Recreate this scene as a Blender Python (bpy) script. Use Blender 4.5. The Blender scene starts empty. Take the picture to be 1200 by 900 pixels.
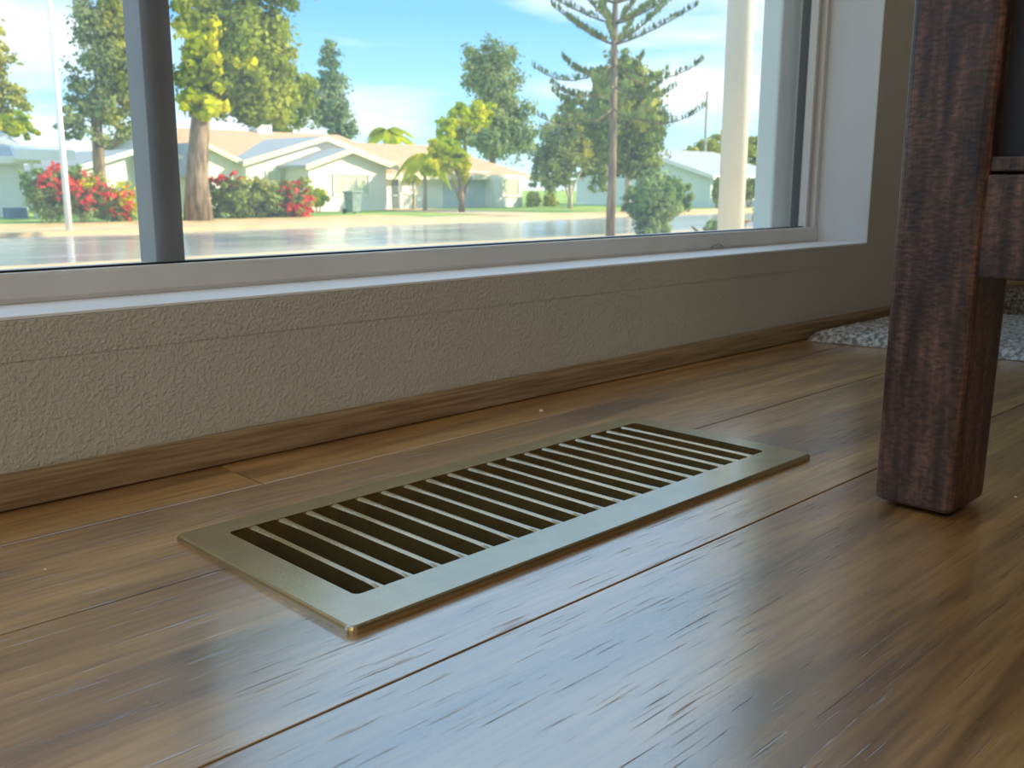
import bpy, bmesh, math, random
import numpy as np
from mathutils import Vector, Matrix
random.seed(7)
rng = np.random.default_rng(11)
scn = bpy.context.scene
COL = scn.collection

# ---------------------------------------------------------------- camera
EYE = np.array([0, 0, .165])
CR = np.array([0.70803494, -0.70616989, 0.0032571])
CU = np.array([0.13957862, 0.14446559, 0.979616])
CF = np.array([0.69224586, 0.69314774, -0.2008529])
FOC = 1148.69
cd = bpy.data.cameras.new('camera')
cam = bpy.data.objects.new('camera', cd)
COL.objects.link(cam)
cam.matrix_world = Matrix(((CR[0], CU[0], -CF[0], EYE[0]), (CR[1], CU[1], -CF[1], EYE[1]),
                           (CR[2], CU[2], -CF[2], EYE[2]), (0, 0, 0, 1)))
cd.sensor_width = 36
cd.lens = 36 * FOC / 1200
cd.clip_start = .01
cd.clip_end = 1500
cd.dof.use_dof = True
cd.dof.focus_distance = .46
cd.dof.aperture_fstop = 32
scn.camera = cam

# ---------------------------------------------------------------- world: afternoon sky with thin cloud
w = bpy.data.worlds.new('sky')
scn.world = w
w.use_nodes = True
nt = w.node_tree
nt.nodes.clear()
N = nt.nodes.new
L = nt.links.new
wo = N('ShaderNodeOutputWorld'); bg = N('ShaderNodeBackground')
tc = N('ShaderNodeTexCoord'); sep = N('ShaderNodeSeparateXYZ')
ramp = N('ShaderNodeValToRGB')
L(tc.outputs['Generated'], sep.inputs[0]); L(sep.outputs['Z'], ramp.inputs[0])
e = ramp.color_ramp.elements
e[0].position = 0.0; e[0].color = (.62, .90, .98, 1)
e[1].position = 1.0; e[1].color = (.28, .57, .88, 1)
for p_, c_ in ((.06, (.38, .71, .93, 1)), (.16, (.17, .47, .87, 1)), (.5, (.27, .57, .90, 1))):
    k = e.new(p_); k.color = c_
mp = N('ShaderNodeMapping'); mp.inputs['Scale'].default_value = (1.6, 1.6, 7.5)
mp.inputs['Location'].default_value = (.35, .15, .0)
no = N('ShaderNodeTexNoise'); no.inputs['Scale'].default_value = 1.9; no.inputs['Detail'].default_value = 6
no.inputs['Roughness'].default_value = .52
cr = N('ShaderNodeValToRGB'); cr.color_ramp.elements[0].position = .45; cr.color_ramp.elements[1].position = .66
cr.color_ramp.elements[1].color = (.85, .85, .85, 1)
mx = N('ShaderNodeMix'); mx.data_type = 'RGBA'
L(tc.outputs['Generated'], mp.inputs[0]); L(mp.outputs[0], no.inputs['Vector']); L(no.outputs[0], cr.inputs[0])
L(cr.outputs[0], mx.inputs['Factor']); L(ramp.outputs[0], mx.inputs[6]); mx.inputs[7].default_value = (.93, .97, 1.0, 1)
L(mx.outputs[2], bg.inputs[0]); L(bg.outputs[0], wo.inputs[0])
bg.inputs[1].default_value = 1.25

# sun: low, behind the house and to the right
sd = bpy.data.lights.new('sun', 'SUN')
sd.energy = 5.5; sd.color = (1.0, .87, .62); sd.angle = math.radians(.7)
sun = bpy.data.objects.new('sun', sd); COL.objects.link(sun)
SUN_DIR = Vector((.62, -.66, .46)).normalized()
sun.rotation_euler = SUN_DIR.to_track_quat('Z', 'Y').to_euler()
sun.location = (10, -10, 12)

# room fill: an added warm disc light behind the camera, out of view
ld = bpy.data.lights.new('room_fill', 'AREA')
ld.shape = 'DISK'; ld.size = 1.6; ld.energy = 21; ld.color = (1.0, .94, .86)
lamp = bpy.data.objects.new('room_fill_light', ld); COL.objects.link(lamp)
lamp.location = (-1.4, -1.0, 2.30)

vs = scn.view_settings
vs.view_transform = 'Standard'; vs.look = 'None'; vs.gamma = 1; vs.use_curve_mapping = False
vs.exposure = 0.5

# ---------------------------------------------------------------- helpers
def at(px, py, Y):
    """world point where the sight line of a photo pixel meets the vertical plane Y"""
    d = CF * FOC + CR * (px - 600) - CU * (py - 450)
    return EYE + d * (Y / d[1])

def mpp(px, Y):
    """metres per photo pixel for things standing on plane Y"""
    P = at(px, 213, Y)
    return float((P - EYE) @ CF) / FOC

def obj(name, verts, faces, mat, parent=None, smooth=False):
    me = bpy.data.meshes.new(name)
    me.from_pydata([tuple(v) for v in verts], [], faces)
    me.update()
    if smooth: me.shade_smooth()
    me.materials.append(mat)
    o = bpy.data.objects.new(name, me)
    COL.objects.link(o)
    if parent: o.parent = parent
    return o

def bobj(name, bm, mat, parent=None, smooth=False):
    me = bpy.data.meshes.new(name)
    bm.to_mesh(me); bm.free()
    if smooth: me.shade_smooth()
    me.materials.append(mat)
    o = bpy.data.objects.new(name, me); COL.objects.link(o)
    if parent: o.parent = parent
    return o

def tag(o, label=None, cat=None, group=None, kind=None):
    if label: o['label'] = label
    if cat: o['category'] = cat
    if group: o['group'] = group
    if kind: o['kind'] = kind
    return o

def thing(name, label, cat, loc=(0, 0, 0), group=None):
    o = bpy.data.objects.new(name, None); COL.objects.link(o)
    o.empty_display_size = .1
    o.location = loc
    bpy.context.view_layer.update()
    return tag(o, label, cat, group)

def adopt(root):
    """children were modelled in world coordinates: keep them there under a placed root"""
    for c in root.children:
        c.matrix_parent_inverse = Matrix.Translation(-root.location)

def box_bm(bm, x0, x1, y0, y1, z0, z1, bev=0, seg=2):
    r = bmesh.ops.create_cube(bm, size=1)
    vs_ = r['verts']
    for v in vs_:
        v.co = Vector((x0 + (v.co.x + .5) * (x1 - x0), y0 + (v.co.y + .5) * (y1 - y0), z0 + (v.co.z + .5) * (z1 - z0)))
    if bev:
        es = list({ed for v in vs_ for ed in v.link_edges})
        bmesh.ops.bevel(bm, geom=es, offset=bev, segments=seg, profile=.5, affect='EDGES')

def box(name, x0, x1, y0, y1, z0, z1, mat, parent=None, bev=0, seg=2):
    bm = bmesh.new(); box_bm(bm, x0, x1, y0, y1, z0, z1, bev, seg)
    return bobj(name, bm, mat, parent, smooth=False)

def tube(name, pts, rad, mat, parent=None, n=8):
    """swept round tube through pts with one radius per point"""
    V, F = tube_geo(pts, rad, n)
    return obj(name, V, F, mat, parent, smooth=True)

def tube_geo(pts, rad, n=8):
    V = []; F = []
    pts = [Vector(p) for p in pts]
    if not hasattr(rad, '__len__'): rad = [rad] * len(pts)
    for i, p in enumerate(pts):
        t = (pts[min(i + 1, len(pts) - 1)] - pts[max(i - 1, 0)]).normalized()
        a = t.cross(Vector((.31, .95, .05)))
        if a.length < .05: a = t.cross(Vector((1, 0, 0)))
        a.normalize(); b = t.cross(a)
        for k in range(n):
            q = 2 * math.pi * k / n
            V.append(p + (a * math.cos(q) + b * math.sin(q)) * rad[i])
    for i in range(len(pts) - 1):
        for k in range(n):
            F.append((i * n + k, i * n + (k + 1) % n, (i + 1) * n + (k + 1) % n, (i + 1) * n + k))
    F.append(tuple(range(n))[::-1]); F.append(tuple((len(pts) - 1) * n + k for k in range(n)))
    return V, F

# ---------------------------------------------------------------- materials
def mat(name, col, rough=.6, metal=0, coat=0, spec=.5, build=None):
    m = bpy.data.materials.new(name); m.use_nodes = True
    b = m.node_tree.nodes['Principled BSDF']
    b.inputs['Base Color'].default_value = (*col, 1)
    b.inputs['Roughness'].default_value = rough
    b.inputs['Metallic'].default_value = metal
    b.inputs['Coat Weight'].default_value = coat
    b.inputs['Specular IOR Level'].default_value = spec
    if build: build(m.node_tree, b)
    return m

def noise_col(c1, c2, scale=8, stretch=(1, 1, 1), bump=0, bscale=None, bdist=.01, detail=4, obj_rand=0, pos=(.35, .65)):
    """two-tone procedural colour from noise in object space with optional bump"""
    def f(nt, b):
        n = nt.nodes.new; l = nt.links.new
        tc = n('ShaderNodeTexCoord'); mp = n('ShaderNodeMapping'); mp.inputs['Scale'].default_value = stretch
        l(tc.outputs['Object'], mp.inputs[0])
        t = n('ShaderNodeTexNoise'); t.inputs['Scale'].default_value = scale; t.inputs['Detail'].default_value = detail
        l(mp.outputs[0], t.inputs['Vector'])
        r = n('ShaderNodeValToRGB'); r.color_ramp.elements[0].color = (*c1, 1); r.color_ramp.elements[1].color = (*c2, 1)
        r.color_ramp.elements[0].position = pos[0]; r.color_ramp.elements[1].position = pos[1]
        l(t.outputs[0], r.inputs[0]); l(r.outputs[0], b.inputs['Base Color'])
        if bump:
            t2 = n('ShaderNodeTexNoise'); t2.inputs['Scale'].default_value = bscale or scale * 3
            t2.inputs['Detail'].default_value = 3
            l(mp.outputs[0], t2.inputs['Vector'])
            bp = n('ShaderNodeBump'); bp.inputs['Strength'].default_value = bump; bp.inputs['Distance'].default_value = bdist
            l(t2.outputs[0], bp.inputs['Height']); l(bp.outputs[0], b.inputs['Normal']); l(bp.outputs[0], b.inputs['Coat Normal'])
    return f

def wood_floor(nt, b):
    n = nt.nodes.new; l = nt.links.new
    tc = n('ShaderNodeTexCoord'); oi = n('ShaderNodeObjectInfo')
    off = n('ShaderNodeVectorMath'); off.operation = 'SCALE'; off.inputs[0].default_value = (3.1, 7.7, 0)
    l(oi.outputs['Random'], off.inputs['Scale'])
    ad = n('ShaderNodeVectorMath'); l(tc.outputs['Object'], ad.inputs[0]); l(off.outputs[0], ad.inputs[1])
    # broad wavy figure
    m1 = n('ShaderNodeMapping'); m1.inputs['Scale'].default_value = (2.2, 17, 1); l(ad.outputs[0], m1.inputs[0])
    t1 = n('ShaderNodeTexNoise'); t1.inputs['Scale'].default_value = 1.6; t1.inputs['Detail'].default_value = 5
    t1.inputs['Distortion'].default_value = .8; l(m1.outputs[0], t1.inputs['Vector'])
    # fine grain
    m2 = n('ShaderNodeMapping'); m2.inputs['Scale'].default_value = (14, 210, 1); l(ad.outputs[0], m2.inputs[0])
    t2 = n('ShaderNodeTexNoise'); t2.inputs['Scale'].default_value = 1.4; t2.inputs['Detail'].default_value = 4
    t2.inputs['Distortion'].default_value = .5; l(m2.outputs[0], t2.inputs['Vector'])
    r1 = n('ShaderNodeValToRGB'); el = r1.color_ramp.elements
    el[0].position = .28; el[0].color = (.14, .068, .022, 1); el[1].position = .72; el[1].color = (.72, .425, .14, 1)
    k = el.new(.45); k.color = (.33, .17, .05, 1); k = el.new(.58); k.color = (.52, .29, .088, 1)
    l(t1.outputs[0], r1.inputs[0])
    r2 = n('ShaderNodeValToRGB'); r2.color_ramp.elements[0].position = .3; r2.color_ramp.elements[0].color = (.6, .55, .5, 1)
    r2.color_ramp.elements[1].position = .62; r2.color_ramp.elements[1].color = (1.1, 1.08, 1.05, 1)
    l(t2.outputs[0], r2.inputs[0])
    mu = n('ShaderNodeMix'); mu.data_type = 'RGBA'; mu.blend_type = 'MULTIPLY'; mu.inputs['Factor'].default_value = .8
    l(r1.outputs[0], mu.inputs[6]); l(r2.outputs[0], mu.inputs[7])
    hs = n('ShaderNodeHueSaturation'); mr = n('ShaderNodeMapRange'); mr.inputs[3].default_value = .82; mr.inputs[4].default_value = 1.18
    l(oi.outputs['Random'], mr.inputs[0]); l(mr.outputs[0], hs.inputs['Value']); l(mu.outputs[2], hs.inputs['Color'])
    l(hs.outputs[0], b.inputs['Base Color'])
    # embossed pores: short ticks along the grain, and gentle unevenness
    m3 = n('ShaderNodeMapping'); m3.inputs['Scale'].default_value = (22, 760, 1); l(ad.outputs[0], m3.inputs[0])
    t3 = n('ShaderNodeTexNoise'); t3.inputs['Scale'].default_value = 1; t3.inputs['Detail'].default_value = 2; l(m3.outputs[0], t3.inputs['Vector'])
    r3 = n('ShaderNodeValToRGB'); r3.color_ramp.elements[0].position = .25; r3.color_ramp.elements[1].position = .37
    l(t3.outputs[0], r3.inputs[0])
    r5 = n('ShaderNodeMapRange'); r5.inputs[3].default_value = .7; r5.inputs[4].default_value = 1.0; l(r3.outputs[0], r5.inputs[0])
    pm = n('ShaderNodeMix'); pm.data_type = 'RGBA'; pm.blend_type = 'MULTIPLY'; pm.inputs['Factor'].default_value = 1
    l(hs.outputs[0], pm.inputs[6]); l(r5.outputs[0], pm.inputs[7]); l(pm.outputs[2], b.inputs['Base Color'])
    m4 = n('ShaderNodeMapping'); m4.inputs['Scale'].default_value = (25, 95, 1); l(ad.outputs[0], m4.inputs[0])
    t4 = n('ShaderNodeTexNoise'); t4.inputs['Scale'].default_value = 1; t4.inputs['Detail'].default_value = 3; l(m4.outputs[0], t4.inputs['Vector'])
    su = n('ShaderNodeMath'); su.operation = 'MULTIPLY_ADD'; su.inputs[1].default_value = .45
    l(t4.outputs[0], su.inputs[0]); l(r3.outputs[0], su.inputs[2])
    bp = n('ShaderNodeBump'); bp.inputs['Strength'].default_value = .8; bp.inputs['Distance'].default_value = .0004
    l(su.outputs[0], bp.inputs['Height']); l(bp.outputs[0], b.inputs['Normal'])
    bp2 = n('ShaderNodeBump'); bp2.inputs['Strength'].default_value = .8; bp2.inputs['Distance'].default_value = .00016
    l(su.outputs[0], bp2.inputs['Height']); l(bp2.outputs[0], b.inputs['Coat Normal'])
    b.inputs['Coat Roughness'].default_value = .21
    b.inputs['Coat IOR'].default_value = 4.0

def dark_wood(nt, b):
    n = nt.nodes.new; l = nt.links.new
    tc = n('ShaderNodeTexCoord')
    m1 = n('ShaderNodeMapping'); m1.inputs['Scale'].default_value = (90, 90, 9); l(tc.outputs['Object'], m1.inputs[0])
    t1 = n('ShaderNodeTexNoise'); t1.inputs['Scale'].default_value = 2.2; t1.inputs['Detail'].default_value = 6; l(m1.outputs[0], t1.inputs['Vector'])
    r = n('ShaderNodeValToRGB'); el = r.color_ramp.elements
    el[0].position = .3; el[0].color = (.02, .008, .005, 1); el[1].position = .72; el[1].color = (.15, .072, .046, 1)
    k = el.new(.5); k.color = (.062, .028, .018, 1)
    l(t1.outputs[0], r.inputs[0])
    m2 = n('ShaderNodeMapping'); m2.inputs['Scale'].default_value = (160, 160, 320); l(tc.outputs['Object'], m2.inputs[0])
    t2 = n('ShaderNodeTexNoise'); t2.inputs['Scale'].default_value = 1.6; t2.inputs['Detail'].default_value = 3; l(m2.outputs[0], t2.inputs['Vector'])
    r2 = n('ShaderNodeValToRGB'); r2.color_ramp.elements[0].position = .35; r2.color_ramp.elements[0].color = (.5, .5, .5, 1)
    r2.color_ramp.elements[1].position = .65; r2.color_ramp.elements[1].color = (1.25, 1.2, 1.15, 1)
    l(t2.outputs[0], r2.inputs[0])
    mu = n('ShaderNodeMix'); mu.data_type = 'RGBA'; mu.blend_type = 'MULTIPLY'; mu.inputs['Factor'].default_value = 1
    l(r.outputs[0], mu.inputs[6]); l(r2.outputs[0], mu.inputs[7]); l(mu.outputs[2], b.inputs['Base Color'])
    bp = n('ShaderNodeBump'); bp.inputs['Strength'].default_value = .5; bp.inputs['Distance'].default_value = .0005
    l(t2.outputs[0], bp.inputs['Height']); l(bp.outputs[0], b.inputs['Normal'])

def plaster(c1, c2, strength=.8, dist=.0016):
    def f(nt, b):
        n = nt.nodes.new; l = nt.links.new
        tc = n('ShaderNodeTexCoord')
        t0 = n('ShaderNodeTexNoise'); t0.inputs['Scale'].default_value = 5; t0.inputs['Detail'].default_value = 3; l(tc.outputs['Object'], t0.inputs['Vector'])
        r = n('ShaderNodeValToRGB'); r.color_ramp.elements[0].color = (*c1, 1); r.color_ramp.elements[1].color = (*c2, 1)
        l(t0.outputs[0], r.inputs[0]); l(r.outputs[0], b.inputs['Base Color'])
        t1 = n('ShaderNodeTexNoise'); t1.inputs['Scale'].default_value = 480; t1.inputs['Detail'].default_value = 3
        t1.inputs['Distortion'].default_value = 0; l(tc.outputs['Object'], t1.inputs['Vector'])
        r1 = n('ShaderNodeValToRGB'); r1.color_ramp.elements[0].position = .4; r1.color_ramp.elements[1].position = .85
        l(t1.outputs[0], r1.inputs[0])
        t2 = n('ShaderNodeTexNoise'); t2.inputs['Scale'].default_value = 60; t2.inputs['Detail'].default_value = 2; l(tc.outputs['Object'], t2.inputs['Vector'])
        su = n('ShaderNodeMath'); su.operation = 'MULTIPLY_ADD'; su.inputs[1].default_value = .5
        l(t2.outputs[0], su.inputs[0]); l(r1.outputs[0], su.inputs[2])
        bp = n('ShaderNodeBump'); bp.inputs['Strength'].default_value = strength; bp.inputs['Distance'].default_value = dist
        l(su.outputs[0], bp.inputs['Height']); l(bp.outputs[0], b.inputs['Normal'])
    return f

def leaf_mat(name, c_dark, c_pale, scale=2.0, trans=.35):
    m = bpy.data.materials.new(name); m.use_nodes = True
    nt = m.node_tree; nt.nodes.clear(); n = nt.nodes.new; l = nt.links.new
    o = n('ShaderNodeOutputMaterial'); d = n('ShaderNodeBsdfDiffuse'); t = n('ShaderNodeBsdfTranslucent'); mx = n('ShaderNodeMixShader')
    tc = n('ShaderNodeTexCoord'); ns = n('ShaderNodeTexNoise'); ns.inputs['Scale'].default_value = scale; ns.inputs['Detail'].default_value = 3
    l(tc.outputs['Object'], ns.inputs['Vector'])
    r = n('ShaderNodeValToRGB'); r.color_ramp.elements[0].color = (*c_dark, 1); r.color_ramp.elements[1].color = (*c_pale, 1)  # two leaf tones, spread at random by the noise
    r.color_ramp.elements[0].position = .36; r.color_ramp.elements[1].position = .64
    l(ns.outputs[0], r.inputs[0]); l(r.outputs[0], d.inputs[0]); l(r.outputs[0], t.inputs[0])
    mx.inputs[0].default_value = trans
    l(d.outputs[0], mx.inputs[1]); l(t.outputs[0], mx.inputs[2]); l(mx.outputs[0], o.inputs[0])
    return m

M = {}
M['floor'] = mat('wood_plank', (.2, .1, .04), .42, coat=1.0, build=wood_floor)
M['subfloor'] = mat('subfloor', (.008, .005, .003), .95, spec=0)
M['trimwood'] = mat('wood_trim', (.3, .2, .1), .5, build=noise_col((.22, .14, .065), (.38, .27, .15), 2.2, (7, 190, 190), .2, 5, .0004))
M['wall'] = mat('plaster_wall', (.5, .47, .4), .85, build=plaster((.54, .515, .44), (.61, .585, .51), .9, .0007))
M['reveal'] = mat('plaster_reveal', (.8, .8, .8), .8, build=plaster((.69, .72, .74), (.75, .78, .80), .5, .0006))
M['ceiling'] = mat('ceiling_paint', (.7, .67, .6), .9, build=noise_col((.68, .65, .58), (.74, .71, .64), 3))
M['sill'] = mat('sill_paint', (.85, .86, .88), .45, build=noise_col((.90, .91, .93), (.95, .96, .97), 30, (1, 1, 1), .25, 120, .0005))
M['vinyl'] = mat('window_frame_paint', (.72, .70, .66), .4, build=noise_col((.66, .64, .60), (.74, .72, .69), 12))
M['gasket'] = mat('black_gasket', (.015, .015, .015), .6)
M['darkmetal'] = mat('grey_mullion_paint', (.10, .105, .11), .45, build=noise_col((.15, .15, .15), (.20, .20, .20), 10))
M['palestrip'] = mat('pale_exterior_trim', (.72, .78, .72), .6, build=noise_col((.68, .74, .68), (.76, .82, .76), 6))
M['bronze'] = mat('bronze_vent_paint', (.26, .205, .10), .33, metal=.85, build=noise_col((.40, .285, .115), (.47, .34, .14), 60, (1, 1, 1), .8, 800, .0003))
_b = M['bronze'].node_tree.nodes['Principled BSDF']
_b.inputs['Coat Weight'].default_value = .9
for _l in list(_b.inputs['Coat Normal'].links): M['bronze'].node_tree.links.remove(_l)
_b.inputs['Coat Roughness'].default_value = .16
_b.inputs['Coat IOR'].default_value = 2.6
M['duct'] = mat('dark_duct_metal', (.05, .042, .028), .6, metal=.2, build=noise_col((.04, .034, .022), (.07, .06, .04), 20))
M['darkwood'] = mat('dark_stained_wood', (.06, .025, .015), .42, spec=.45, build=dark_wood)
M['blackpanel'] = mat('black_stained_panel', (.008, .007, .010), .6, build=noise_col((.006, .005, .008), (.012, .010, .014), 30))
M['pad'] = mat('felt_pad', (.012, .010, .009), .95, build=noise_col((.01, .008, .007), (.02, .016, .013), 400))
M['rug'] = mat('grey_woven_rug', (.4, .38, .35), .95, build=noise_col((.26, .245, .22), (.78, .76, .72), 230, (1, 1, 1), 1, 300, .003, pos=(.4, .62)))
M['carpet'] = mat('taupe_looped_carpet', (.2, .18, .16), .95, build=noise_col((.10, .085, .07), (.38, .34, .29), 300, (1, 1, 1), 1, 300, .003, pos=(.4, .62)))
M['crumb'] = mat('white_crumb', (.8, .75, .65), .7)

def glass_mat():
    m = bpy.data.materials.new('window_glass'); m.use_nodes = True
    nt = m.node_tree; nt.nodes.clear(); n = nt.nodes.new; l = nt.links.new
    o = n('ShaderNodeOutputMaterial'); t = n('ShaderNodeBsdfTransparent'); g = n('ShaderNodeBsdfGlossy'); f = n('ShaderNodeFresnel')
    t.inputs[0].default_value = (.99, .992, .985, 1)
    g.inputs['Roughness'].default_value = .02; f.inputs[0].default_value = 1.45
    ge = n('ShaderNodeNewGeometry'); inv = n('ShaderNodeMath'); inv.operation = 'SUBTRACT'; inv.inputs[0].default_value = 1; l(ge.outputs['Backfacing'], inv.inputs[1])
    fm = n('ShaderNodeMath'); fm.operation = 'MULTIPLY'; l(f.outputs[0], fm.inputs[0]); l(inv.outputs[0], fm.inputs[1])
    mx = n('ShaderNodeMixShader'); l(fm.outputs[0], mx.inputs[0]); l(t.outputs[0], mx.inputs[1]); l(g.outputs[0], mx.inputs[2])
    du = n('ShaderNodeBsdfTranslucent'); du.inputs[0].default_value = (1, 1, 1, 1)     # dust film that also lays a pale haze over the outdoor darks
    tc = n('ShaderNodeTexCoord'); ns = n('ShaderNodeTexNoise'); ns.inputs['Scale'].default_value = 3; l(tc.outputs['Object'], ns.inputs['Vector'])
    mr = n('ShaderNodeMapRange'); mr.inputs[3].default_value = .06; mr.inputs[4].default_value = .10; l(ns.outputs[0], mr.inputs[0])
    m2 = n('ShaderNodeMixShader'); l(mr.outputs[0], m2.inputs[0]); l(mx.outputs[0], m2.inputs[1]); l(du.outputs[0], m2.inputs[2])
    l(m2.outputs[0], o.inputs[0])
    return m
M['glass'] = glass_mat()

# ================================================================ ROOM
WY = .5235          # wall face
SZ = .0985          # sill height
XR = 1.1065         # window opening, right edge at the wall face
XRB = 1.086         # and at the frame
FY = .5755          # window frame face
XL = -1.9           # window opening, left edge
ZT = 1.75           # window head
# floor: sub-floor slab with the vent opening left open, planks on it
OX0, OX1, OY0, OY1 = .205, .531, .294, .412       # duct opening

def cells(name, xs, ys, hole, z, th, m, parent, bev=.0003):
    """plank: top built on a grid so that the vent opening can be left out; outer edge eased"""
    xs = sorted(set([xs[0], xs[0] + bev, xs[1] - bev, xs[1]] + ([h for h in hole[:2] if xs[0] + .002 < h < xs[1] - .002] if hole else [])))
    ys = sorted(set([ys[0], ys[0] + bev, ys[1] - bev, ys[1]] + ([h for h in hole[2:] if ys[0] + .002 < h < ys[1] - .002] if hole else [])))
    V = []; idx = {}
    def vid(i, j, lo):
        k = (i, j, lo)
        if k not in idx:
            edge = i in (0, len(xs) - 1) or j in (0, len(ys) - 1)
            idx[k] = len(V)
            V.append((xs[i], ys[j], z - th if lo else (z - .00018 if edge else z)))
        return idx[k]
    def solid(i, j):
        if i < 0 or j < 0 or i >= len(xs) - 1 or j >= len(ys) - 1: return False
        if not hole: return True
        cx = (xs[i] + xs[i + 1]) / 2; cy = (ys[j] + ys[j + 1]) / 2
        return not (hole[0] < cx < hole[1] and hole[2] < cy < hole[3])
    F = []
    for i in range(len(xs) - 1):
        for j in range(len(ys) - 1):
            if not solid(i, j): continue
            F.append((vid(i, j, 0), vid(i + 1, j, 0), vid(i + 1, j + 1, 0), vid(i, j + 1, 0)))
            F.append((vid(i, j, 1), vid(i, j + 1, 1), vid(i + 1, j + 1, 1), vid(i + 1, j, 1)))
            for (di, dj, a, b) in ((-1, 0, (i, j + 1), (i, j)), (1, 0, (i + 1, j), (i + 1, j + 1)), (0, -1, (i, j), (i + 1, j)), (0, 1, (i + 1, j + 1), (i, j + 1))):
                if not solid(i + di, j + dj):
                    F.append((vid(*a, 0), vid(*a, 1), vid(*b, 1), vid(*b, 0)))
    return obj(name, V, F, m, parent)

HOLE = (OX0, OX1, OY0, OY1)
RX0, RX1, RY0 = -2.4, 3.2, -3.4
floor = cells('floor', (RX0, RX1), (RY0, .66), HOLE, -.006, .02, M['subfloor'], None)
tag(floor, kind='structure')
G = .0005
rows = [(.469, .5215, [RX0, -.95, .273, 1.47, 2.7, RX1]), (.373, .469, [RX0, -1.3, -.10, 1.62, RX1]),
        (.243, .373, [RX0, -1.75, -.35, 2.05, RX1]), (.053, .243, [RX0, -.6, 1.35, RX1])]
y = .053
wd = [.13, .096, .19, .13, .096, .19]
k = 0
while y > RY0 + .02:
    a = max(RY0, y - wd[k % 6]); off = random.uniform(-.5, .5)
    rows.append((a, y, [RX0, -1.2 + off, .1 + off, 1.4 + off, RX1])); y = a; k += 1
for (a, b, xs) in rows:
    for x0, x1 in zip(xs[:-1], xs[1:]):
        hit = x0 < OX1 and x1 > OX0 and a < OY1 and b > OY0
        cells('plank', (x0 + G, x1 - G), (a + G, b - G), HOLE if hit else None, 0, .0055, M['floor'], floor)

# window wall (hole for the window): one mesh
bm = bmesh.new()
WT = .64
box_bm(bm, RX0 - .1, RX1 + .1, WY + .00045, WT, -.02, .0756)
box_bm(bm, RX0 - .1, RX1 + .1, WY, WT, .0756, SZ - .002)
box_bm(bm, RX0 - .1, XL, WY, WT, SZ - .002, 2.5)
box_bm(bm, XR, RX1 + .1, WY, WT, SZ - .002, 2.5)
box_bm(bm, XL, XR, WY, WT, ZT, 2.5)
tag(bobj('wall_front', bm, M['wall']), kind='structure')
# splayed right reveal
V = [(XR + .0002, WY + .0008, SZ), (XRB, FY, SZ), (XRB, WT, SZ), (XR + .0002, WT, SZ)]
V = V + [(a, b, ZT) for a, b, _ in V]
F = [(0, 1, 5, 4), (1, 2, 6, 5), (2, 3, 7, 6), (3, 0, 4, 7), (0, 3, 2, 1), (4, 5, 6, 7)]
tag(obj('trim_1', V, F, M['reveal']), kind='structure')
tag(box('trim_2', XL - .001, XL + .004, WY + .001, WT, SZ, ZT, M['reveal']), kind='structure')
# sill board
tag(box('trim_3', XL, XR + .001, WY + .0003, FY + .03, SZ - .0019, SZ, M['sill'], bev=.0004), kind='structure')
tag(box('wall_back', RX0 - .1, RX1 + .1, RY0 - .1, RY0, -.02, 2.5, M['ceiling']), kind='structure')
tag(box('wall_left', RX0 - .1, RX0, RY0, WY, -.02, 2.5, M['ceiling']), kind='structure')
tag(box('wall_right', RX1, RX1 + .1, RY0, WY, -.02, 2.5, M['ceiling']), kind='structure')
tag(box('ceiling', RX0 - .1, RX1 + .1, RY0 - .1, WT + .05, 2.4, 2.55, M['ceiling']), kind='structure')
# baseboard: low wooden moulding with an eased top
prof = [(.004, 0), (.004, .0009), (0, .0009), (0, .0145), (.0006, .0168), (.0018, .0182), (.003, .0186), (.0055, .0186), (.0055, 0)]
x0, x1 = RX0, RX1
V = [(x0, WY - .0052 + p, q) for p, q in prof] + [(x1, WY - .0052 + p, q) for p, q in prof]
n_ = len(prof)
F = [(i, i + 1, n_ + i + 1, n_ + i) for i in range(n_ - 1)]
F = [f[::-1] for f in F]
tag(obj('baseboard_front', V, F, M['trimwood']), kind='structure')

# housing made up to carry the added fill light, never in view
cl = thing('fill_light_housing', 'round white housing added for the fill light behind the camera', 'lamp', (-1.4, -1.0, 2.40))
bm = bmesh.new(); bmesh.ops.create_cone(bm, cap_ends=True, segments=40, radius1=.82, radius2=.82, depth=.05, matrix=Matrix.Translation((0, 0, -.025)))
bobj('housing', bm, M['vinyl'], cl)

# ---------------------------------------------------------------- window
win = thing('window_1', 'white framed picture window with grey mullion', 'window', (0, FY, SZ))
del win['label']; del win['category']; win['kind'] = 'structure'
def part_prof(name, x0, x1, prof, m):
    n_ = len(prof)
    V = [(x0, a, b) for a, b in prof] + [(x1, a, b) for a, b in prof]
    F = [(i, n_ + i, n_ + (i + 1) % n_, (i + 1) % n_) for i in range(n_)] + [tuple(range(n_)), tuple(range(n_, 2 * n_))[::-1]]
    return obj(name, V, F, m, win)
fz = .0173
part_prof('frame_rail', XL, XRB - .001, [(FY, SZ + .0002), (FY - .0012, SZ + .003), (FY - .0012, SZ + fz - .002), (FY - .0004, SZ + fz - .0004), (FY + .002, SZ + fz), (FY + .010, SZ + fz - .001), (FY + .04, SZ + fz - .001), (FY + .04, SZ)], M['vinyl'])
part_prof('gasket', XL, XRB - .02, [(FY + .0085, SZ + fz - .002), (FY + .0085, SZ + fz + .0006), (FY + .012, SZ + fz + .0006), (FY + .012, SZ + fz - .002)], M['gasket'])
part_prof('frame_rail', XL, XRB - .001, [(FY, ZT - .02), (FY, ZT), (FY + .04, ZT), (FY + .04, ZT - .02)], M['vinyl'])
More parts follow.
